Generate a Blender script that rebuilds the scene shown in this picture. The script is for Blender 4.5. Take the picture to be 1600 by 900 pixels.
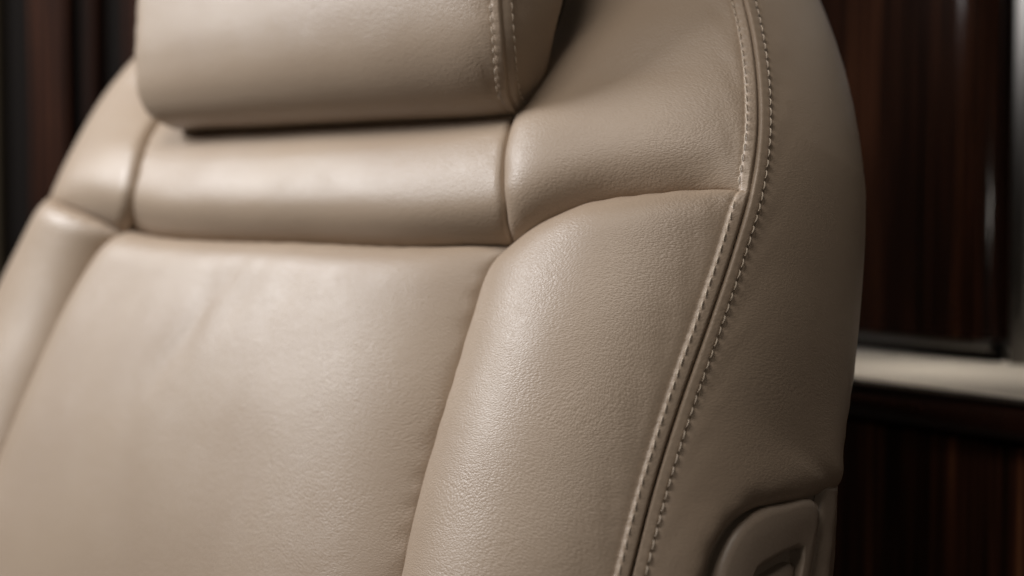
import bpy, math, random
import numpy as np
from mathutils import Matrix, Vector
R = math.radians
random.seed(7)
scene = bpy.context.scene
for o in list(bpy.data.objects):
    bpy.data.objects.remove(o)
COL = scene.collection

# ------------------------------------------------------------------ camera
cam_d = bpy.data.cameras.new('camera')
cam = bpy.data.objects.new('camera', cam_d)
COL.objects.link(cam)
cam.location = (0, 0, 1.10)
cam.rotation_euler = (R(88.0), 0, 0)
cam_d.sensor_width = 36
cam_d.lens = 45
cam_d.clip_start = 0.02
cam_d.clip_end = 50
cam_d.dof.use_dof = True
cam_d.dof.focus_distance = 0.665
cam_d.dof.aperture_fstop = 3.2
scene.camera = cam

# ------------------------------------------------------------------ world and lamps
world = bpy.data.worlds.new('World')
scene.world = world
world.use_nodes = True
bgn = world.node_tree.nodes['Background']
bgn.inputs['Color'].default_value = (1.0, 0.84, 0.68, 1)
bgn.inputs['Strength'].default_value = 0.018


def area(name, loc, target, sx, sy, power, col):
    d = bpy.data.lights.new(name, 'AREA')
    d.shape = 'RECTANGLE'
    d.size, d.size_y = sx, sy
    d.energy = power
    d.color = col
    o = bpy.data.objects.new(name, d)
    COL.objects.link(o)
    o.location = loc
    v = Vector(target) - Vector(loc)
    o.rotation_euler = v.to_track_quat('-Z', 'Y').to_euler()
    return o


area('cabin_window_light', (-1.42, 1.00, 1.93), (-0.1, 0.90, 1.05), 0.5, 0.5, 25.5, (0.985, 0.985, 1.0))
area('ceiling_wash_light', (-0.52, 0.14, 2.18), (0.0, 0.8, 1.05), 0.8, 0.5, 9.0, (1.0, 0.93, 0.86))
ledge_fill = area('ledge_fill_light', (0.36, 1.00, 1.65), (0.345, 1.08, 0.99), 0.05, 0.05, 0.11, (1.0, 0.93, 0.84))  # added fill out of view, brightens the ledge
area('edge_glint_light', (0.15, -0.50, 1.17), (0.5, 1.3, 1.1), 0.014, 0.05, 0.5, (1.0, 0.92, 0.82))  # added small lamp for the glint on the panel's rounded edge, slight flank fill
ledge_fill.data.spread = R(32)

scene.view_settings.view_transform = 'Standard'
scene.view_settings.look = 'None'
scene.view_settings.exposure = 0.0
scene.view_settings.gamma = 1.0
scene.view_settings.use_curve_mapping = False
scene.render.engine = 'CYCLES'
scene.cycles.use_denoising = True
scene.cycles.use_adaptive_sampling = True
scene.cycles.adaptive_threshold = 0.02
scene.cycles.max_bounces = 8

# ------------------------------------------------------------------ materials


def new_mat(name):
    m = bpy.data.materials.new(name)
    m.use_nodes = True
    nt = m.node_tree
    return m, nt, nt.nodes['Principled BSDF']


def node(nt, kind, **kw):
    n = nt.nodes.new(kind)
    for k, v in kw.items():
        if k in ('operation', 'blend_type', 'feature', 'noise_dimensions', 'data_type', 'interpolation_type', 'distance', 'clamp'):
            setattr(n, k, v)
        else:
            n.inputs[k].default_value = v
    return n


def math_node(nt, op, a, b=None):
    n = nt.nodes.new('ShaderNodeMath')
    n.operation = op
    for i, x in enumerate((a, b)):
        if x is None:
            continue
        if isinstance(x, (int, float)):
            n.inputs[i].default_value = x
        else:
            nt.links.new(x, n.inputs[i])
    return n.outputs[0]


def ramp(nt, fac, stops):
    r = nt.nodes.new('ShaderNodeValToRGB')
    el = r.color_ramp.elements
    while len(el) < len(stops):
        el.new(0.5)
    for e, (p, c) in zip(el, stops):
        e.position = p
        e.color = (c[0], c[1], c[2], 1) if hasattr(c, '__len__') else (c, c, c, 1)
    nt.links.new(fac, r.inputs['Fac'])
    return r.outputs['Color']


def leather(name, base, grain=1.0, rough=0.45):
    m, nt, b = new_mat(name)
    L = nt.links.new
    tc = nt.nodes.new('ShaderNodeTexCoord')
    # gently warped coordinates, so the hide's grain runs in drifting directions
    w = node(nt, 'ShaderNodeTexNoise', Scale=9.0, Detail=2.0)
    L(tc.outputs['Object'], w.inputs['Vector'])
    wm = nt.nodes.new('ShaderNodeVectorMath')
    wm.operation = 'MULTIPLY_ADD'
    L(w.outputs['Color'], wm.inputs[0])
    wm.inputs[1].default_value = (0.05, 0.05, 0.05)
    L(tc.outputs['Object'], wm.inputs[2])
    mp = nt.nodes.new('ShaderNodeMapping')
    mp.inputs['Rotation'].default_value = (0, R(38), 0)
    mp.inputs['Scale'].default_value = (1.0, 1.0, 1.9)
    L(wm.outputs[0], mp.inputs['Vector'])
    v1 = node(nt, 'ShaderNodeTexVoronoi', feature='F1', Scale=600.0)
    L(mp.outputs[0], v1.inputs['Vector'])
    v2 = node(nt, 'ShaderNodeTexNoise', Scale=760.0, Detail=2.0, Roughness=0.6)
    L(mp.outputs[0], v2.inputs['Vector'])
    big = node(nt, 'ShaderNodeTexNoise', Scale=26.0, Detail=3.0)
    L(tc.outputs['Object'], big.inputs['Vector'])
    mask = ramp(nt, big.outputs['Fac'], [(0.36, 0.45), (0.66, 1.0)])
    h = math_node(nt, 'ADD', math_node(nt, 'MULTIPLY', v1.outputs['Distance'], -0.9),
                  math_node(nt, 'MULTIPLY', v2.outputs['Fac'], 0.8))
    h = math_node(nt, 'MULTIPLY', h, mask)
    bp = node(nt, 'ShaderNodeBump', Strength=0.19 * grain, Distance=0.0016)
    L(h, bp.inputs['Height'])
    # soft creases of a used hide
    cr = node(nt, 'ShaderNodeTexNoise', Scale=70.0, Detail=3.0, Roughness=0.55)
    L(mp.outputs[0], cr.inputs['Vector'])
    bp2 = node(nt, 'ShaderNodeBump', Strength=0.035 * grain, Distance=0.004)
    L(cr.outputs['Fac'], bp2.inputs['Height'])
    L(bp2.outputs['Normal'], bp.inputs['Normal'])
    L(bp.outputs['Normal'], b.inputs['Normal'])
    # slight colour drift over the hide
    tint = node(nt, 'ShaderNodeTexNoise', Scale=7.0, Detail=4.0)
    L(tc.outputs['Object'], tint.inputs['Vector'])
    lo = [c * 0.93 for c in base]
    hi = [min(1, c * 1.06) for c in base]
    lo[0] *= 1.02
    c = ramp(nt, tint.outputs['Fac'], [(0.3, lo), (0.7, hi)])
    L(c, b.inputs['Base Color'])
    rr = ramp(nt, v2.outputs['Fac'], [(0.3, rough - 0.05), (0.7, rough + 0.07)])
    L(rr, b.inputs['Roughness'])
    b.inputs['Specular IOR Level'].default_value = 0.44
    return m


def plain(name, col, rough=0.5, metal=0.0, bump=0.0, bscale=300.0, spec=0.5):
    m, nt, b = new_mat(name)
    tc = nt.nodes.new('ShaderNodeTexCoord')
    nz = node(nt, 'ShaderNodeTexNoise', Scale=bscale, Detail=3.0)
    nt.links.new(tc.outputs['Object'], nz.inputs['Vector'])
    c = ramp(nt, nz.outputs['Fac'], [(0.3, [x * 0.94 for x in col]), (0.7, [min(1, x * 1.05) for x in col])])
    nt.links.new(c, b.inputs['Base Color'])
    b.inputs['Roughness'].default_value = rough
    b.inputs['Metallic'].default_value = metal
    b.inputs['Specular IOR Level'].default_value = spec
    if bump:
        bp = node(nt, 'ShaderNodeBump', Strength=bump, Distance=0.0008)
        nt.links.new(nz.outputs['Fac'], bp.inputs['Height'])
        nt.links.new(bp.outputs['Normal'], b.inputs['Normal'])
    return m


def ebony(name, rough=0.22, bright=1.0, spec=0.28):
    """striped dark veneer, the stripes run along local z"""
    m, nt, b = new_mat(name)
    L = nt.links.new
    tc = nt.nodes.new('ShaderNodeTexCoord')
    mp = nt.nodes.new('ShaderNodeMapping')
    mp.inputs['Scale'].default_value = (1.0, 1.0, 0.02)
    L(tc.outputs['Object'], mp.inputs['Vector'])
    n1 = node(nt, 'ShaderNodeTexNoise', Scale=85.0, Detail=5.0, Roughness=0.62)
    L(mp.outputs[0], n1.inputs['Vector'])
    n2 = node(nt, 'ShaderNodeTexNoise', Scale=240.0, Detail=3.0)
    L(mp.outputs[0], n2.inputs['Vector'])
    f = math_node(nt, 'ADD', math_node(nt, 'MULTIPLY', n1.outputs['Fac'], 0.8), math_node(nt, 'MULTIPLY', n2.outputs['Fac'], 0.2))
    k = bright
    c = ramp(nt, f, [(0.38, (0.006 * k, 0.003 * k, 0.002 * k)), (0.50, (0.022 * k, 0.0085 * k, 0.005 * k)),
                     (0.60, (0.055 * k, 0.020 * k, 0.010 * k)), (0.68, (0.11 * k, 0.045 * k, 0.02 * k))])
    L(c, b.inputs['Base Color'])
    b.inputs['Roughness'].default_value = rough
    b.inputs['Specular IOR Level'].default_value = spec
    return m


HIDE = (0.378, 0.293, 0.216)
M_LEATHER = leather('beige_leather', HIDE, 0.95, 0.415)
M_FLANK = leather('beige_side_leather', HIDE, 0.7, 0.43)
M_THREAD = plain('beige_thread', (0.62, 0.52, 0.41), 0.6, 0, 0.4, 900)
M_PLASTIC = plain('taupe_plastic', (0.30, 0.235, 0.18), 0.42, 0, 0.12, 700)
M_BACK = plain('dark_backing', (0.05, 0.042, 0.035), 0.7)
M_WOOD = ebony('striped_ebony_veneer', 0.12, 0.52)
M_MOULD = plain('dark_lacquer', (0.030, 0.012, 0.008), 0.12, 0, 0, 60)
M_CABINET = ebony('brightened_ebony_veneer', 0.2, 3.0)  # veneer colour lifted to make up for the scarce light on the cabinet
M_WALLWOOD = ebony('dull_ebony_veneer', 0.6, 1.1, 0.05)
M_CREAM = plain('cream_lacquer', (0.68, 0.62, 0.54), 0.3)
M_METAL = plain('brushed_nickel', (0.16, 0.15, 0.14), 0.35, 1.0)
M_CHROME = plain('bright_trim', (0.62, 0.61, 0.60), 0.2, 1.0)
M_GLASS = plain('dark_window_glass', (0.02, 0.019, 0.018), 0.12)
M_SHADOW = plain('black_gap_shade', (0.008, 0.006, 0.005), 0.8, spec=0.1)  # near-black colour stands in for the shade inside the gaps

# ------------------------------------------------------------------ seat frame
# local seat axes: u across (to the sitter's left), v up the reclined back, w out of the cushion
ALPHA, RECL, BASE = R(41.2), R(25.0), 0.45
O = np.array([-0.1497, 0.8785, 1.0988])
U = np.array([math.cos(ALPHA), -math.sin(ALPHA), 0])
V = np.array([math.sin(RECL) * math.sin(ALPHA), math.sin(RECL) * math.cos(ALPHA), math.cos(RECL)])
N = np.array([-math.sin(ALPHA) * math.cos(RECL), -math.cos(ALPHA) * math.cos(RECL), math.sin(RECL)])


def loc(P):
    """(u, v, w) -> the seat empty's local x, y, z"""
    P = np.asarray(P, float)
    return np.stack([P[..., 0], -P[..., 2], P[..., 1] + BASE], -1)


seat = bpy.data.objects.new('aircraft_seat', None)
COL.objects.link(seat)
base = O - BASE * V
seat.matrix_world = Matrix(((U[0], -N[0], V[0], base[0]), (U[1], -N[1], V[1], base[1]), (U[2], -N[2], V[2], base[2]), (0, 0, 0, 1)))
seat['label'] = 'beige leather aircraft seat with padded headrest, side wings and twin stitched seams'
seat['category'] = 'seat'
seat.empty_display_size = 0.1


def mesh_obj(name, verts, faces, mat, parent=None, smooth=True):
    me = bpy.data.meshes.new(name)
    me.from_pydata([tuple(map(float, p)) for p in verts], [], faces)
    me.update()
    if smooth:
        me.polygons.foreach_set('use_smooth', [True] * len(me.polygons))
    me.materials.append(mat)
    o = bpy.data.objects.new(name, me)
    COL.objects.link(o)
    if parent is not None:
        o.parent = parent
    return o


def spline(pts, n=400):
    """centripetal-ish smooth curve through pts, resampled evenly by length"""
    P = np.asarray(pts, float)
    if len(P) == 2:
        t = np.linspace(0, 1, n)[:, None]
        return P[0] * (1 - t) + P[1] * t
    d = np.r_[0, np.cumsum(np.sqrt(np.linalg.norm(np.diff(P, axis=0), axis=1)) ** 1.4)]
    ext = np.vstack([2 * P[0] - P[1], P, 2 * P[-1] - P[-2]])
    kt = np.r_[2 * d[0] - d[1], d, 2 * d[-1] - d[-2]]
    out = []
    for i in range(1, len(ext) - 2):
        p0, p1, p2, p3 = ext[i - 1:i + 3]
        t0, t1, t2, t3 = kt[i - 1:i + 3]
        t = np.linspace(t1, t2, 60, endpoint=(i == len(ext) - 3))[:, None]
        A1 = (t1 - t) / (t1 - t0) * p0 + (t - t0) / (t1 - t0) * p1
        A2 = (t2 - t) / (t2 - t1) * p1 + (t - t1) / (t2 - t1) * p2
        A3 = (t3 - t) / (t3 - t2) * p2 + (t - t2) / (t3 - t2) * p3
        B1 = (t2 - t) / (t2 - t0) * A1 + (t - t0) / (t2 - t0) * A2
        B2 = (t3 - t) / (t3 - t1) * A2 + (t - t1) / (t3 - t1) * A3
        out.append((t2 - t) / (t2 - t1) * B1 + (t - t1) / (t2 - t1) * B2)
    Q = np.vstack(out)
    L = np.r_[0, np.cumsum(np.linalg.norm(np.diff(Q, axis=0), axis=1))]
    s = np.linspace(0, L[-1], n)
    return np.stack([np.interp(s, L, Q[:, k]) for k in range(3)], 1)


def at(curve, t):
    x = np.linspace(0, 1, len(curve))
    return np.stack([np.interp(t, x, curve[:, k]) for k in range(3)], -1)


def length(c):
    return float(np.linalg.norm(np.diff(c, axis=0), axis=1).sum())


def samples(L, fine0, fine1, coarse=0.003):
    """0..1 samples, dense towards the two ends"""
    def half(fine, Lh):
        x, step, out = 0.0, fine, [0.0]
        while x < Lh:
            x += step
            out.append(x)
            if x > 0.011:
                step = min(step * 1.18, coarse)
        out = np.array(out)
        return out / out[-1] * Lh
    a = half(fine0, L / 2)
    b = L - half(fine1, L / 2)[::-1]
    return np.r_[a, b[1:]] / L


WS = 0.0061          # width of the folded strip beside a twin seam
PITCH = 0.0062       # stitch spacing


def dist_to(P, c):
    out = np.empty(len(P))
    arc = np.empty(len(P))
    L = np.r_[0, np.cumsum(np.linalg.norm(np.diff(c, axis=0), axis=1))]
    for i in range(0, len(P), 4000):
        q = P[i:i + 4000]
        d = np.sqrt(np.maximum((q ** 2).sum(1)[:, None] + (c ** 2).sum(1)[None] - 2 * q @ c.T, 0))
        k = d.argmin(1)
        best = np.full(len(k), 1e9)
        ba = np.zeros(len(k))
        for a0 in (np.maximum(k - 1, 0), np.minimum(k, len(c) - 2)):
            p0, seg = c[a0], c[a0 + 1] - c[a0]
            l2 = np.maximum((seg ** 2).sum(1), 1e-16)
            t = np.clip(((q - p0) * seg).sum(1) / l2, 0, 1)
            dd = np.linalg.norm(q - p0 - seg * t[:, None], axis=1)
            m = dd < best
            best = np.where(m, dd, best)
            ba = np.where(m, L[a0] + t * np.sqrt(l2), ba)
        out[i:i + 4000] = best
        arc[i:i + 4000] = ba
    return out, arc


def bump_noise(P, scale, seed):
    """smooth sum-of-sines relief"""
    r = np.random.RandomState(seed)
    h = np.zeros(len(P))
    for _ in range(9):
        k = r.normal(size=3) * scale
        h += np.sin(P @ k + r.uniform(0, 6.28))
    return h / 9


def patch(name, top, right, bottom, left, H, edges, out_dir, mat, parent, extra=None, step_t=0.0016, seed=1, wob=0.0006, step_s=0.003):
    """A stuffed leather panel over four boundary curves (u, v, w).
    top: left->right, bottom: left->right, left/right: top->bottom.
    edges: dict of 'l','r','t','b' -> (radius, exponent, welt)"""
    top, right, bottom, left = [spline(c) if len(c) < 100 else c for c in (top, right, bottom, left)]
    wl = (length(top) + length(bottom)) / 2
    hl = (length(left) + length(right)) / 2
    S = samples(wl, 0.0005 if edges['l'][2] else 0.0010, 0.0005 if edges['r'][2] else 0.0010, step_s)
    T = samples(hl, 0.0010, 0.0010, step_t)
    s, t = np.meshgrid(S, T)
    s_, t_ = s[..., None], t[..., None]
    Ct, Cb, Cl, Cr = at(top, s), at(bottom, s), at(left, t), at(right, t)
    P00, P10, P01, P11 = top[0], top[-1], bottom[0], bottom[-1]
    P = (1 - t_) * Ct + t_ * Cb + (1 - s_) * Cl + s_ * Cr - ((1 - s_) * (1 - t_) * P00 + s_ * (1 - t_) * P10 + (1 - s_) * t_ * P01 + s_ * t_ * P11)
    ny, nx = s.shape
    ds = np.gradient(P, axis=1)
    dt = np.gradient(P, axis=0)
    nr = np.cross(ds, dt)
    ln = np.linalg.norm(nr, axis=2, keepdims=True)
    nr = nr / np.maximum(ln, 1e-12)
    if nr.reshape(-1, 3).mean(0) @ np.asarray(out_dir) < 0:
        nr = -nr
    nr = np.where(ln > 1e-9, nr, np.asarray(out_dir, float))
    F = P.reshape(-1, 3)
    h = H(F) if callable(H) else np.full(len(F), float(H))
    add = np.zeros(len(F))
    near = np.ones(len(F))
    for key, c in (('l', left), ('r', right), ('t', top), ('b', bottom)):
        rad, ex, welt = edges[key]
        if not callable(rad) and rad <= 0:
            continue
        d, arc = dist_to(F, c)
        if welt:
            x = np.clip(d / WS, 0, 1)
            strip = 0.0014 * np.clip(1 - np.abs(2 * x - 1) ** 6.0, 0, 1) - 0.0024 * np.exp(-(d / 0.0005) ** 2)
            # thread pulls the hide down a little at every stitch
            pull = (0.5 + 0.5 * np.cos(2 * np.pi * arc / PITCH)) ** 2
            strip -= np.exp(-((d - WS) / 0.0017) ** 2) * (0.0002 + 0.0002 * pull)
            strip -= 0.0002 * pull * np.exp(-((d - WS * 0.6) / 0.003) ** 2)
            strip += 0.00014 * np.exp(-((d - WS - 0.007) / 0.006) ** 2) * (np.sin(arc * 330 + 2 * np.sin(arc * 71)) * 0.5 + np.sin(arc * 147 + d * 300))
            add += strip
            near *= np.clip((d - WS) / 0.004, 0, 1)
        if callable(rad):
            rad = rad(F)
        x = np.clip(d / (rad * 1.3), 0, 1)
        f = (1 - (1 - x) ** 3) ** ex
        h = h * f
        if not welt:
            near *= np.clip(d / 0.006, 0, 1)
            # small gathers along a tucked seam
            add += 0.00022 * np.exp(-(d - 0.004) ** 2 / 0.004 ** 2) * np.sin(arc * 260 + 3 * np.sin(arc * 47 + seed))
    add += wob * near * bump_noise(F, 38, seed)
    if extra is not None:
        add += extra(F)
    Q = F + nr.reshape(-1, 3) * h[:, None]
    G = Q.reshape(ny, nx, 3)
    n2 = np.cross(np.gradient(G, axis=1), np.gradient(G, axis=0)).reshape(-1, 3)
    n2 /= np.maximum(np.linalg.norm(n2, axis=1, keepdims=True), 1e-12)
    flip = np.where((n2 * nr.reshape(-1, 3)).sum(1, keepdims=True) < 0, -1.0, 1.0)
    Q = Q + n2 * flip * add[:, None]
    idx = np.arange(ny * nx).reshape(ny, nx)
    a, b, c, d = idx[:-1, :-1].ravel(), idx[:-1, 1:].ravel(), idx[1:, 1:].ravel(), idx[1:, :-1].ravel()
    o = mesh_obj(name, loc(Q), np.stack([a, d, c, b], 1).tolist(), mat, parent)
    return o, Q.reshape(ny, nx, 3), nr, S, T


# ------------------------------------------------------------------ boundary curves (metres, seat u, v, w)
def mir(c):
    return [(-p[0],) + tuple(p[1:]) for p in c]


MAIN_TOP = [(0.0, 0.318, -0.03), (0.09, 0.312, -0.03), (0.175, 0.285, -0.02), (0.235, 0.245, -0.01)]
MAIN_UP = [(0.235, 0.245, -0.01), (0.283, 0.200, -0.003), (0.3148, 0.151, 0), (0.3351, 0.1033, 0), (0.3462, 0.063, 0), (0.3500, 0.030, 0)]
MAIN_LOW = [(0.3500, 0.030, 0), (0.3485, -0.0057, 0), (0.3455, -0.040, 0), (0.3405, -0.0864, 0), (0.3378, -0.130, 0), (0.3378, -0.1724, 0), (0.339, -0.26, 0), (0.342, -0.42, 0)]
ROLL_R = [(0.172, 0.135, -0.004), (0.1790, 0.1080, 0.008), (0.1897, 0.0720, 0.018), (0.1957, 0.0563, 0.024), (0.2021, 0.0340, 0.026), (0.2068, 0.0154, 0.022), (0.2050, 0.0071, 0.014), (0.2000, 0.0, 0)]
ROLL_L = [(-0.218, 0.135, -0.004), (-0.2120, 0.1150, 0.004), (-0.2020, 0.0872, 0.016), (-0.1836, 0.0558, 0.025), (-0.1780, 0.0288, 0.023), (-0.1866, 0.0174, 0.013), (-0.2040, 0.0115, 0)]
ROLL_B = [(-0.2040, 0.0115, 0), (-0.16, 0.0045, 0), (0.0287, -0.0015, 0), (0.12, -0.0035, 0), (0.2000, 0.0, 0)]
PAN_R = [(0.2000, 0.0, 0), (0.1935, -0.014, 0), (0.1912, -0.0514, 0), (0.1914, -0.0906, 0), (0.1914, -0.1212, 0), (0.1932, -0.1617, 0), (0.1975, -0.1967, 0), (0.205, -0.30, 0), (0.212, -0.42, 0)]
PAN_L = [(-0.2040, 0.0115, 0), (-0.2190, -0.012, 0), (-0.2330, -0.0545, 0), (-0.2400, -0.1253, 0), (-0.2390, -0.2181, 0), (-0.240, -0.30, 0), (-0.243, -0.42, 0)]
WINGB_R = [(0.2000, 0.0, 0), (0.2413, 0.0154, 0), (0.2618, 0.0218, 0), (0.2988, 0.0273, 0), (0.322, 0.0306, 0), (0.3400, 0.0315, 0), (0.3500, 0.030, 0)]
WINGB_L = [(-0.316, 0.034, 0.021), (-0.280, 0.0245, 0.025), (-0.246, 0.0185, 0.018), (-0.2040, 0.0115, 0)]
WINGI_R = [(0.155, 0.290, -0.025), (0.168, 0.22, -0.012), (0.172, 0.135, -0.004), (0.1790, 0.1080, 0.008), (0.1897, 0.0720, 0.018), (0.1957, 0.0563, 0.024), (0.2021, 0.0340, 0.026), (0.2068, 0.0154, 0.022), (0.2050, 0.0071, 0.014), (0.2000, 0.0, 0)]
WINGI_L = [(-0.155, 0.290, -0.025), (-0.21, 0.22, -0.012), (-0.218, 0.135, -0.004), (-0.2120, 0.1150, 0.004), (-0.2020, 0.0872, 0.016), (-0.1836, 0.0558, 0.025), (-0.1780, 0.0288, 0.023), (-0.1866, 0.0174, 0.013), (-0.2040, 0.0115, 0)]
WINGT_R = [(0.155, 0.290, -0.025), (0.198, 0.274, -0.017), (0.235, 0.245, -0.01)]
REAR_UP = [(0.0, 0.375, -0.13), (0.114, 0.35, -0.125), (0.206, 0.295, -0.115), (0.2692, 0.2267, -0.11), (0.3017, 0.171, -0.11), (0.3254, 0.1203, -0.11), (0.3446, 0.0649, -0.11), (0.3542, 0.0249, -0.11), (0.364, -0.0247, -0.11), (0.3695, -0.0685, -0.11), (0.3735, -0.0914, -0.1097)]
ARC = [(0.3735, -0.0914, -0.1097), (0.3747, -0.0993, -0.0929), (0.3739, -0.1068, -0.0776), (0.3698, -0.1147, -0.0604), (0.3655, -0.1217, -0.0477), (0.3617, -0.1303, -0.0387), (0.3589, -0.1414, -0.0327), (0.3577, -0.1518, -0.0302), (0.3574, -0.1616, -0.0293), (0.3577, -0.1739, -0.0296), (0.359, -0.25, -0.03), (0.360, -0.42, -0.03)]

MAIN_UPL = [(-0.235, 0.245, -0.01), (-0.300, 0.200, -0.003), (-0.334, 0.151, 0), (-0.344, 0.1033, 0.001), (-0.333, 0.065, 0.010), (-0.316, 0.034, 0.021)]
MAIN_LOWL = [(-0.316, 0.034, 0.021), (-0.332, 0.012, 0.015), (-0.353, -0.018, 0.006), (-0.368, -0.055, 0), (-0.374, -0.100, 0), (-0.372, -0.1724, 0), (-0.365, -0.26, 0), (-0.360, -0.42, 0)]
MAIN_ALLL = mir(MAIN_TOP[:-1]) + MAIN_UPL[:-1] + MAIN_LOWL
OUT = (0, 0, 1)
NW = (0, 1.0, False)


def ridge(p0, p1, width, amp):
    p0, p1 = np.array(p0), np.array(p1)

    def f(F):
        q = F[:, :2]
        d = p1 - p0
        L = np.linalg.norm(d)
        d = d / L
        r = q - p0
        a = r @ d
        x = r[:, 0] * d[1] - r[:, 1] * d[0] + 0.004 * np.sin(a * 55 + p0[0] * 400)
        e = np.clip(a / L, 0, 1)
        return amp * np.exp(-(x / width) ** 2) * np.sin(np.pi * e) ** 1.0 * ((a > 0) & (a < L))
    return f


def combo(*fs):
    return lambda F: sum(f(F) for f in fs)


# neck roll
patch('neck_roll', [ROLL_L[0], (0, 0.13, -0.004), ROLL_R[0]], ROLL_R, ROLL_B, ROLL_L, 0.0045,
      {'l': (0.007, 0.45, False), 'r': (0.005, 0.45, False), 't': (0.018, 0.5, False), 'b': (0.050, 0.6, False)}, OUT, M_LEATHER, seat, seed=3)
# centre panel
soft = combo(ridge((-0.035, -0.015), (-0.062, -0.13), 0.010, -0.0010), ridge((-0.012, -0.005), (-0.046, -0.11), 0.011, -0.0009),
             lambda F: -0.30 * np.clip(-0.05 - F[:, 1], 0, 1) ** 2 * np.clip(1 - ((F[:, 0] + 0.02) / 0.215) ** 2, 0, 1) ** 1.2,
             ridge((0.015, 0.0), (-0.015, -0.09), 0.012, -0.0006), ridge((0.045, 0.0), (0.035, -0.08), 0.014, -0.0006))
patch('backrest_panel', ROLL_B, PAN_R, [PAN_L[-1], (0, -0.42, 0), PAN_R[-1]], PAN_L, 0.026,
      {'l': (0.035, 0.5, False), 'r': (0.130, 0.65, False), 't': (0.028, 0.5, False), 'b': NW}, OUT, M_LEATHER, seat, extra=soft, seed=5)
# right lower bolster and upper wing
bol_r, Qb, _, _, _ = patch('side_bolster', WINGB_R, MAIN_LOW, [PAN_R[-1], MAIN_LOW[-1]], PAN_R, 0.032,
      {'l': (0.075, 0.58, False), 'r': (0.085, 1.0, True), 't': (0.027, 0.5, False), 'b': NW}, OUT, M_LEATHER, seat, seed=8)
wing_r, Qw, _, _, _ = patch('shoulder_wing', WINGT_R, MAIN_UP, WINGB_R, WINGI_R, 0.013,
      {'l': (0.030, 0.5, False), 'r': (0.070, 1.0, True), 't': NW, 'b': (0.030, 0.5, False)}, OUT, M_LEATHER, seat, seed=11)
# left lower bolster and upper wing
patch('side_bolster', WINGB_L, PAN_L, [MAIN_LOWL[-1], PAN_L[-1]], MAIN_LOWL, 0.018,
      {'r': (0.050, 0.5, False), 'l': (0.085, 0.6, False), 't': (0.017, 0.5, False), 'b': NW}, OUT, M_LEATHER, seat, seed=9, step_t=0.003)
patch('shoulder_wing', [(-0.235, 0.245, -0.01), (-0.198, 0.274, -0.017), (-0.155, 0.290, -0.025)], WINGI_L, WINGB_L, MAIN_UPL, 0.009,
      {'r': (0.012, 0.5, False), 'l': (0.060, 0.6, False), 't': NW, 'b': (0.018, 0.5, False)}, OUT, M_LEATHER, seat, seed=12, step_t=0.003)
# upper middle cover behind the headrest
patch('upper_cover', list(reversed(mir(MAIN_TOP[:3]))) [:-1] + MAIN_TOP[:3], [(0.175, 0.285, -0.02), (0.168, 0.22, -0.012), (0.172, 0.135, -0.004)],
      [ROLL_L[0], (0, 0.13, -0.004), ROLL_R[0]], [(-0.175, 0.285, -0.02), (-0.21, 0.22, -0.012), (-0.218, 0.135, -0.004)], 0.004,
      {'l': (0.02, 0.5, False), 'r': (0.02, 0.5, False), 't': NW, 'b': NW}, OUT, M_LEATHER, seat, seed=15, step_t=0.006, step_s=0.006)
# right flank
MAIN_ALL = MAIN_TOP[:-1] + MAIN_UP[:-1] + MAIN_LOW
def lerp_v(v0, a, v1, b):
    return lambda F: a + (b - a) * np.clip((F[:, 1] - v0) / (v1 - v0), 0, 1)


flank, Qf, _, _, _ = patch('side_panel', [MAIN_TOP[0], REAR_UP[0]], REAR_UP + ARC[1:], [MAIN_LOW[-1], ARC[-1]], MAIN_ALL, lerp_v(-0.13, 0.009, 0.07, 0.027),
      {'l': (lerp_v(-0.12, 0.042, 0.0, 0.085), 1.0, True), 'r': (lerp_v(-0.13, 0.012, 0.06, 0.050), 0.5, False), 't': NW, 'b': NW}, (1, 0, 0), M_FLANK, seat, seed=21, wob=0.0003)
# left flank and back shell
REAR_FULL = REAR_UP + [(0.381, -0.138, -0.11), (0.385, -0.25, -0.11), (0.39, -0.42, -0.11)]
patch('side_panel', [MAIN_TOP[0], REAR_UP[0]], mir(REAR_FULL), [MAIN_LOWL[-1], (-0.39, -0.42, -0.11)], MAIN_ALLL, 0.010,
      {'l': (0.075, 0.6, False), 'r': (0.022, 0.5, False), 't': NW, 'b': NW}, (-1, 0, 0), M_FLANK, seat, seed=22, step_t=0.004)
patch('back_shell', [(0, 0.375, -0.13), (0.0, 0.375, -0.13)], REAR_FULL, [(-0.39, -0.42, -0.11), (0.39, -0.42, -0.11)], mir(REAR_FULL), 0.05,
      {'l': (0.12, 0.5, False), 'r': (0.12, 0.5, False), 't': NW, 'b': NW}, (0, 0, -1), M_PLASTIC, seat, seed=23, step_t=0.01, step_s=0.01, wob=0)

# ------------------------------------------------------------------ headrest (hangs nearly upright in front of the reclined back)
TILT = RECL - R(4.0)
HV = np.array([0, math.cos(TILT), math.sin(TILT)])       # its up, in (u, v, w)
HN = np.array([0, -math.sin(TILT), math.cos(TILT)])      # its front
H0 = np.array([-0.0045, 0.0735, 0.0140])


def hp(a, b, c):
    return tuple(H0 + np.array([a, 0, 0]) + b * HV + c * HN)


def profile(a, k=1.0, da=0.0, db=0.0):
    """front outline of the pad from its top to its tucked lower edge"""
    pts = []
    for b, c in [(0.215, 0.004), (0.212, 0.026), (0.195, 0.040), (0.15, 0.047), (0.10, 0.048), (0.065, 0.0475), (0.040, 0.043), (0.022, 0.034), (0.009, 0.021), (0.003, 0.008), (0.002, -0.004)]:
        e = min(1, max(0, (0.03 - b) / 0.03))
        pts.append(hp(a + da * e, b + (db + 0.003) * e, c * k))
    return pts


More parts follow.
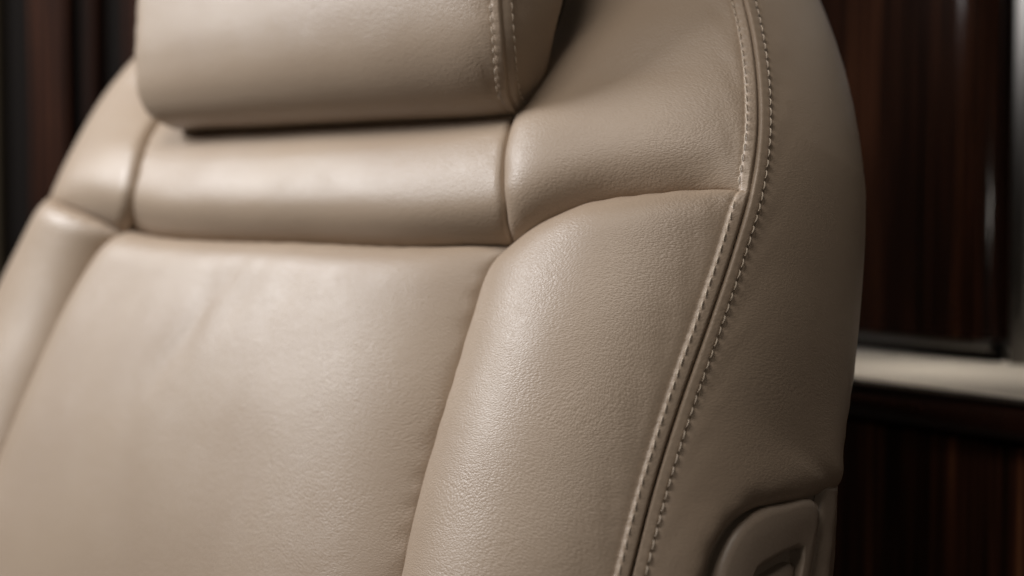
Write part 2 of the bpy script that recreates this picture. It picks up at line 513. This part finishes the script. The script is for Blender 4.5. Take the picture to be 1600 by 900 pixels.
PR = profile(0.2165, 1.0, -0.018)
PL = profile(-0.162, 0.80, 0.008, 0.013)
head = bpy.data.objects.new('headrest', None)
hr, Qh, _, _, _ = patch('cushion', [PL[0], PR[0]], PR, [PL[-1], PR[-1]], PL, 0.0050,
      {'l': (0.018, 0.5, False), 'r': (0.034, 1.0, True), 't': NW, 'b': (0.060, 0.9, False)}, tuple(HN), M_LEATHER, seat, seed=31)
hr.name = 'headrest'
HB = [hp(0.2185, 0.215, -0.004), hp(0.2185, 0.15, -0.004), hp(0.2185, 0.0687, -0.004), hp(0.2115, 0.050, -0.004), hp(0.206, 0.0307, -0.004), hp(0.2005, 0.0142, -0.004), hp(0.1985, 0.002, -0.0045)]
cap, Qc, _, _, _ = patch('end_cap', [PR[0], HB[0]], HB, [PR[-1], HB[-1]], PR, 0.0065,
      {'l': (0.030, 1.0, True), 'r': (0.010, 0.5, False), 't': NW, 'b': NW}, (1, 0, 0), M_LEATHER, hr, seed=33)
HBL = [hp(-0.166, 0.215, -0.004), hp(-0.166, 0.10, -0.004), hp(-0.161, 0.03, -0.004), hp(-0.152, 0.018, -0.0045)]
patch('end_cap', [PL[0], HBL[0]], HBL, [PL[-1], HBL[-1]], PL, 0.005,
      {'l': (0.02, 0.5, False), 'r': (0.010, 0.5, False), 't': NW, 'b': NW}, (-1, 0, 0), M_LEATHER, hr, seed=34, step_t=0.004)
patch('rear_cover', [HBL[0], HB[0]], HB, [HBL[-1], HB[-1]], HBL, 0.002, {'l': NW, 'r': NW, 't': NW, 'b': NW}, (0, 0, -1), M_BACK, hr, seed=35, step_t=0.01, step_s=0.01, wob=0)
bpy.data.objects.remove(head)

# ------------------------------------------------------------------ stitches: each thread loop is its own piece
def stitch_mesh():
    n, m = 9, 6
    Ls, r = 0.0044, 0.00045
    vs, fs = [], []
    for i in range(n):
        x = -1 + 2 * i / (n - 1)
        rr = r * max(0.25, (1 - abs(x) ** 4)) ** 0.5
        z = 0.00035 * (1 - x * x) - 0.00035 * x ** 4
        for k in range(m):
            a = 2 * math.pi * k / m
            vs.append((x * Ls / 2, rr * math.cos(a), z + rr * math.sin(a)))
    for i in range(n - 1):
        for k in range(m):
            fs.append((i * m + k, (i + 1) * m + k, (i + 1) * m + (k + 1) % m, i * m + (k + 1) % m))
    fs.append(tuple(range(m))[::-1])
    fs.append(tuple((n - 1) * m + k for k in range(m)))
    me = bpy.data.meshes.new('stitch')
    me.from_pydata(vs, [], fs)
    me.polygons.foreach_set('use_smooth', [True] * len(fs))
    me.materials.append(M_THREAD)
    return me


STITCH = stitch_mesh()


def stitch_row(Q, seam, side, parent, vmin=-0.30, vmax=0.24, out=(0, 0, 1), slant=0.09):
    """loops along the line WS away from the seam on a built panel grid Q (rows follow the seam)"""
    seam = spline(seam) if len(seam) < 100 else seam
    ny, nx, _ = Q.shape
    line, nrm = [], []
    for j in range(ny):
        row = Q[j] if side == 'l' else Q[j][::-1]
        row = row[:40]
        d = np.r_[0, np.cumsum(np.linalg.norm(np.diff(row, axis=0), axis=1))]
        dd, _ = dist_to(row, seam)
        k = int(np.argmax(dd > WS * 1.0))
        k = max(k, 2)
        f = (WS - dd[k - 1]) / max(1e-9, dd[k] - dd[k - 1])
        line.append(row[k - 1] * (1 - f) + row[k] * f)
        nrm.append(np.cross(row[min(k + 2, len(row) - 1)] - row[max(k - 2, 0)], Q[min(j + 1, ny - 1), nx // 2] - Q[max(j - 1, 0), nx // 2]))
    line, nrm = np.array(line), np.array(nrm)
    _, arc = dist_to(line, seam)
    total = length(seam)
    res = []
    k = 1
    while (k + 0.5) * PITCH < total - 0.004:
        s = (k + 0.5) * PITCH
        k += 1
        i = int(np.searchsorted(arc, s))
        if i < 3 or i > ny - 4:
            continue
        f = (s - arc[i - 1]) / max(1e-9, arc[i] - arc[i - 1])
        p = line[i - 1] * (1 - f) + line[i] * f
        if not (vmin < p[1] < vmax):
            continue
        x = line[i + 2] - line[i - 3]
        x /= np.linalg.norm(x)
        z = nrm[i].copy()
        if z @ np.array(out) < 0:
            z = -z
        z -= x * (z @ x)
        z /= np.linalg.norm(z)
        y = np.cross(z, x)
        a = slant + random.uniform(-0.07, 0.07)
        x, y = x * math.cos(a) + y * math.sin(a), -x * math.sin(a) + y * math.cos(a)
        p = p + z * 0.0006
        o = bpy.data.objects.new('stitch', STITCH)
        COL.objects.link(o)
        o.parent = parent
        to = lambda q: Vector((q[0], -q[2], q[1]))
        Mx = Matrix.Identity(4)
        for c, q in enumerate((x, y, z)):
            lv = to(q)
            for r_ in range(3):
                Mx[r_][c] = lv[r_]
        lp = loc(p)
        sc = random.uniform(0.92, 1.08)
        o.matrix_local = Matrix.Translation(Vector(lp)) @ Mx @ Matrix.Diagonal((sc, 1, 1, 1))
        res.append(o)
    return res


stitch_row(Qb, MAIN_LOW, 'r', bol_r, vmin=-0.21)
stitch_row(Qw, MAIN_UP, 'r', wing_r, vmax=0.19)
stitch_row(Qf, MAIN_ALL, 'l', flank, vmin=-0.21, vmax=0.19, out=(1, 0, 0.6))
stitch_row(Qh, PR, 'r', hr, vmax=0.20, out=(0.3, 0, 1))
stitch_row(Qc, PR, 'l', cap, vmax=0.20, out=(1, 0, 0.2))

# ------------------------------------------------------------------ moulded shell and grip on the flank
SIDE = np.array([0.965, 0.0, 0.26]) / np.linalg.norm([0.965, 0.0, 0.26])


def side_pt(f, v, off=0.0):
    """point on the moulded side: f 0..1 from the twin seam to the rear edge at height v"""
    d = -v - 0.09
    A = np.array([0.338, v, 0.0])
    B = np.array([0.377 + 0.05 * d, v, -0.108])
    return A + (B - A) * f + SIDE * (0.010 * 4 * f * (1 - f) + off)


sh = -0.007
patch('side_shell', [side_pt(f, v, sh) for f, v in ((0.40, -0.112), (0.6, -0.104), (0.8, -0.093), (0.985, -0.086))],
      [side_pt(0.985, v, sh) for v in (-0.086, -0.14, -0.25, -0.42)], [side_pt(0.25, -0.42, sh), side_pt(0.985, -0.42, sh)],
      [side_pt(f, v, sh) for f, v in ((0.40, -0.112), (0.31, -0.124), (0.27, -0.140), (0.25, -0.155), (0.25, -0.18), (0.25, -0.25), (0.25, -0.42))],
      0.003, {'l': (0.004, 0.5, False), 'r': (0.008, 0.5, False), 't': (0.004, 0.5, False), 'b': NW}, (1, 0, 0), M_PLASTIC, seat, seed=41, step_t=0.004, wob=0)


SX = [side_pt(0.860, v, -0.004) for v in (-0.0945, -0.14, -0.25, -0.42)]
SY = [(0.3745, -0.0905, -0.1095), (0.3808, -0.138, -0.1098), (0.3848, -0.25, -0.1098), (0.3898, -0.42, -0.1098)]
patch('edge_strip', [SX[0], SY[0]], SY, [SX[-1], SY[-1]], SX, 0.005,
      {'l': (0.004, 0.5, False), 'r': (0.010, 0.5, False), 't': (0.003, 0.5, False), 'b': NW}, (1, 0, 0), M_PLASTIC, seat, seed=42, step_t=0.004, wob=0)


def ring_part(name, outer, inner, h, bev, parent, mat, solid=False):
    """bevelled frame between two outlines of equal count, raised h from the side"""
    outer, inner = spline(outer, 90), spline(inner, 90)
    side = SIDE
    rows = []
    steps = [(0.0, -0.012), (0.0, h - bev), (0.05, h - bev * 0.5), (0.14, h - bev * 0.15), (0.3, h), (1.0, h)]
    for f, hh in steps if solid else [(0.0, -0.012), (0.0, h - bev), (0.03, h - bev * 0.55), (0.09, h - bev * 0.2), (0.17, h), (0.5, h - 0.0006), (0.86, h - 0.0003), (0.94, h - bev * 0.2), (0.985, h - bev * 0.55), (1.0, h - bev), (1.0, -0.012)]:
        rows.append(outer * (1 - f) + inner * f + side * hh)
    G = np.stack(rows, 0)
    ny, nx = G.shape[:2]
    idx = np.arange(ny * nx).reshape(ny, nx)
    a, b, c, d = idx[:-1, :-1].ravel(), idx[:-1, 1:].ravel(), idx[1:, 1:].ravel(), idx[1:, :-1].ravel()
    return mesh_obj(name, loc(G.reshape(-1, 3)), np.stack([a, b, c, d], 1).tolist(), mat, parent)


go = [side_pt(f, v) for f, v in [(0.36, -0.36), (0.355, -0.25), (0.351, -0.172), (0.337, -0.160), (0.342, -0.151), (0.362, -0.141), (0.408, -0.1305), (0.495, -0.1205), (0.623, -0.1130), (0.785, -0.1050), (0.838, -0.1065), (0.851, -0.118), (0.855, -0.142), (0.857, -0.20), (0.857, -0.36)]]
gi = [side_pt(f, v) for f, v in [(0.53, -0.35), (0.528, -0.25), (0.526, -0.166), (0.512, -0.156), (0.520, -0.151), (0.548, -0.1476), (0.599, -0.143), (0.667, -0.137), (0.730, -0.1327), (0.765, -0.1312), (0.778, -0.1342), (0.782, -0.1415), (0.784, -0.157), (0.785, -0.20), (0.785, -0.35)]]
grip = ring_part('grip_bezel', go, gi, 0.0040, 0.0035, seat, M_PLASTIC)
gi2 = [side_pt(f, v) for f, v in [(0.565, -0.35), (0.563, -0.25), (0.561, -0.172), (0.552, -0.163), (0.562, -0.1575), (0.590, -0.1530), (0.635, -0.1485), (0.69, -0.1435), (0.738, -0.1398), (0.760, -0.1390), (0.767, -0.1420), (0.768, -0.150), (0.769, -0.165), (0.770, -0.20), (0.770, -0.35)]]
gi3 = [side_pt(0.655, v) for v in np.linspace(-0.35, -0.175, 7)] + [side_pt(0.67, v) for v in np.linspace(-0.172, -0.35, 8)]
ring_part('release_paddle', gi2, gi3, 0.0010, 0.002, grip, M_PLASTIC, True)

# ------------------------------------------------------------------ cabin side behind the seat, on the right
PHI = R(60)
WX = Vector((math.cos(PHI), -math.sin(PHI), 0))
WP = Vector((0.270, 1.00, 0))
WM = Vector((-math.sin(PHI), -math.cos(PHI), 0))
# local x along the wall, y away from the viewer, z up
WMAT = Matrix(((WX.x, -WM.x, 0, WP.x), (WX.y, -WM.y, 0, WP.y), (0, 0, 1, 0), (0, 0, 0, 1)))


def thing(name, label, cat, mw, kind=None):
    o = bpy.data.objects.new(name, None)
    COL.objects.link(o)
    o.matrix_world = mw
    o.empty_display_size = 0.1
    if label:
        o['label'] = label
        o['category'] = cat
    if kind:
        o['kind'] = kind
    return o


def slab(name, x0, x1, y0, y1, z0, z1, mat, parent, r=0.004, seg=4, round_axis='x'):
    """box with its edges rounded along round_axis (profile in the other two axes)"""
    ax = {'x': (1, 2, 0), 'z': (0, 1, 2), 'y': (0, 2, 1)}[round_axis]
    lo, hi = (x0, y0, z0), (x1, y1, z1)
    a0, a1, b0, b1 = lo[ax[0]], hi[ax[0]], lo[ax[1]], hi[ax[1]]
    rs = r if hasattr(r, '__len__') else (r,) * 4
    loop = []
    for (cx, cy, st), rr in zip(((a1, b1, 0), (a0, b1, 90), (a0, b0, 180), (a1, b0, 270)), rs):
        sx = -1 if cx == a1 else 1
        sy = -1 if cy == b1 else 1
        for k in range(seg * 2 + 1):
            t = R(st + 90 * k / (seg * 2))
            loop.append((cx + sx * rr + rr * math.cos(t), cy + sy * rr + rr * math.sin(t)))
    vs, n = [], len(loop)
    for e, ins in ((lo[ax[2]], 0), (hi[ax[2]], 0)):
        for p in loop:
            q = [0, 0, 0]
            q[ax[0]], q[ax[1]], q[ax[2]] = p[0], p[1], e
            vs.append(q)
    fs = [(k, (k + 1) % n, n + (k + 1) % n, n + k) for k in range(n)]
    fs += [tuple(range(n))[::-1], tuple(range(n, 2 * n))]
    o = mesh_obj(name, vs, fs, mat, parent, smooth=True)
    o.data.set_sharp_from_angle(angle=R(40))
    return o


cab = thing('side_cabinet', 'glossy striped dark wood side cabinet with cream ledge behind the seat', 'cabinet', WMAT)
slab('cabinet_front', -0.4, 0.72, 0.0176, 0.2, 0.3, 0.9572, M_CABINET, cab, 0.003)
slab('shadow_gap', -0.4, 0.72, 0.028, 0.2, 0.9576, 0.962, M_SHADOW, cab, 0.001)
slab('moulding', -0.4, 0.72, 0.0, 0.2, 0.9624, 0.9884, M_MOULD, cab, (0.010, 0.014, 0.010, 0.006))
slab('metal_strip', -0.4, 0.72, 0.0032, 0.02, 0.9888, 0.992, M_CHROME, cab, 0.0015)
slab('ledge_top', -0.4, 0.72, 0.0204, 0.336, 0.9888, 0.994, M_CREAM, cab, 0.003)

pan = thing('wood_panel', 'tall glossy striped ebony wall panel with rounded edge above the cream ledge', 'panel', WMAT)
slab('veneer_board', -0.72, -0.0315, 0.192, 0.256, 1.0136, 1.9, M_WOOD, pan, (0.004, 0.004, 0.004, 0.042), 14, 'z')
slab('bottom_rail', -0.72, -0.0360, 0.1976, 0.2176, 1.004, 1.0132, M_METAL, pan, 0.003)
slab('shadow_gap', -0.72, -0.040, 0.2096, 0.22, 0.9944, 1.0036, M_SHADOW, pan, 0.002)

surround = thing('window_surround', 'pale window surround with rounded metal post beside the ebony panel', 'window surround', WMAT)
slab('post', -0.0245, -0.0032, 0.204, 0.24, 0.9942, 1.9, M_METAL, surround, 0.006, 6, 'z')
slab('sill', -0.0024, 0.48, 0.216, 0.256, 0.9942, 1.068, M_CREAM, surround, 0.008)
slab('pane', -0.0024, 0.48, 0.24, 0.2448, 1.0684, 1.42, M_GLASS, surround, 0.001)
slab('header', -0.0024, 0.48, 0.216, 0.256, 1.4204, 1.9, M_CREAM, surround, 0.008)

# ------------------------------------------------------------------ bulkhead far behind, on the left
BM = Matrix(((math.cos(R(10)), math.sin(R(10)), 0, -0.95), (-math.sin(R(10)), math.cos(R(10)), 0, 1.95), (0, 0, 1, 0), (0, 0, 0, 1)))
bulk = thing('bulkhead_wall', None, None, BM, 'structure')
xs = [-0.8, -0.30, 0.185, 0.235, 0.300, 0.325, 0.345, 0.385, 0.9, 1.5]
M_DOOR = plain('olive_grey_fabric', (0.055, 0.043, 0.028), 0.85, spec=0.1)
mats = [M_DOOR, M_DOOR, M_SHADOW, M_WALLWOOD, M_SHADOW, M_WALLWOOD, M_SHADOW, M_WALLWOOD, M_WALLWOOD]
for i, mt in enumerate(mats):
    dep = 0.02 if mt is M_SHADOW else 0.0  # gap strips sit back and carry the painted shade
    slab('panel', xs[i] + 0.001, xs[i + 1] - 0.001, dep, 0.06, 0.3, 2.1, mt, bulk, 0.006, 4, 'z')
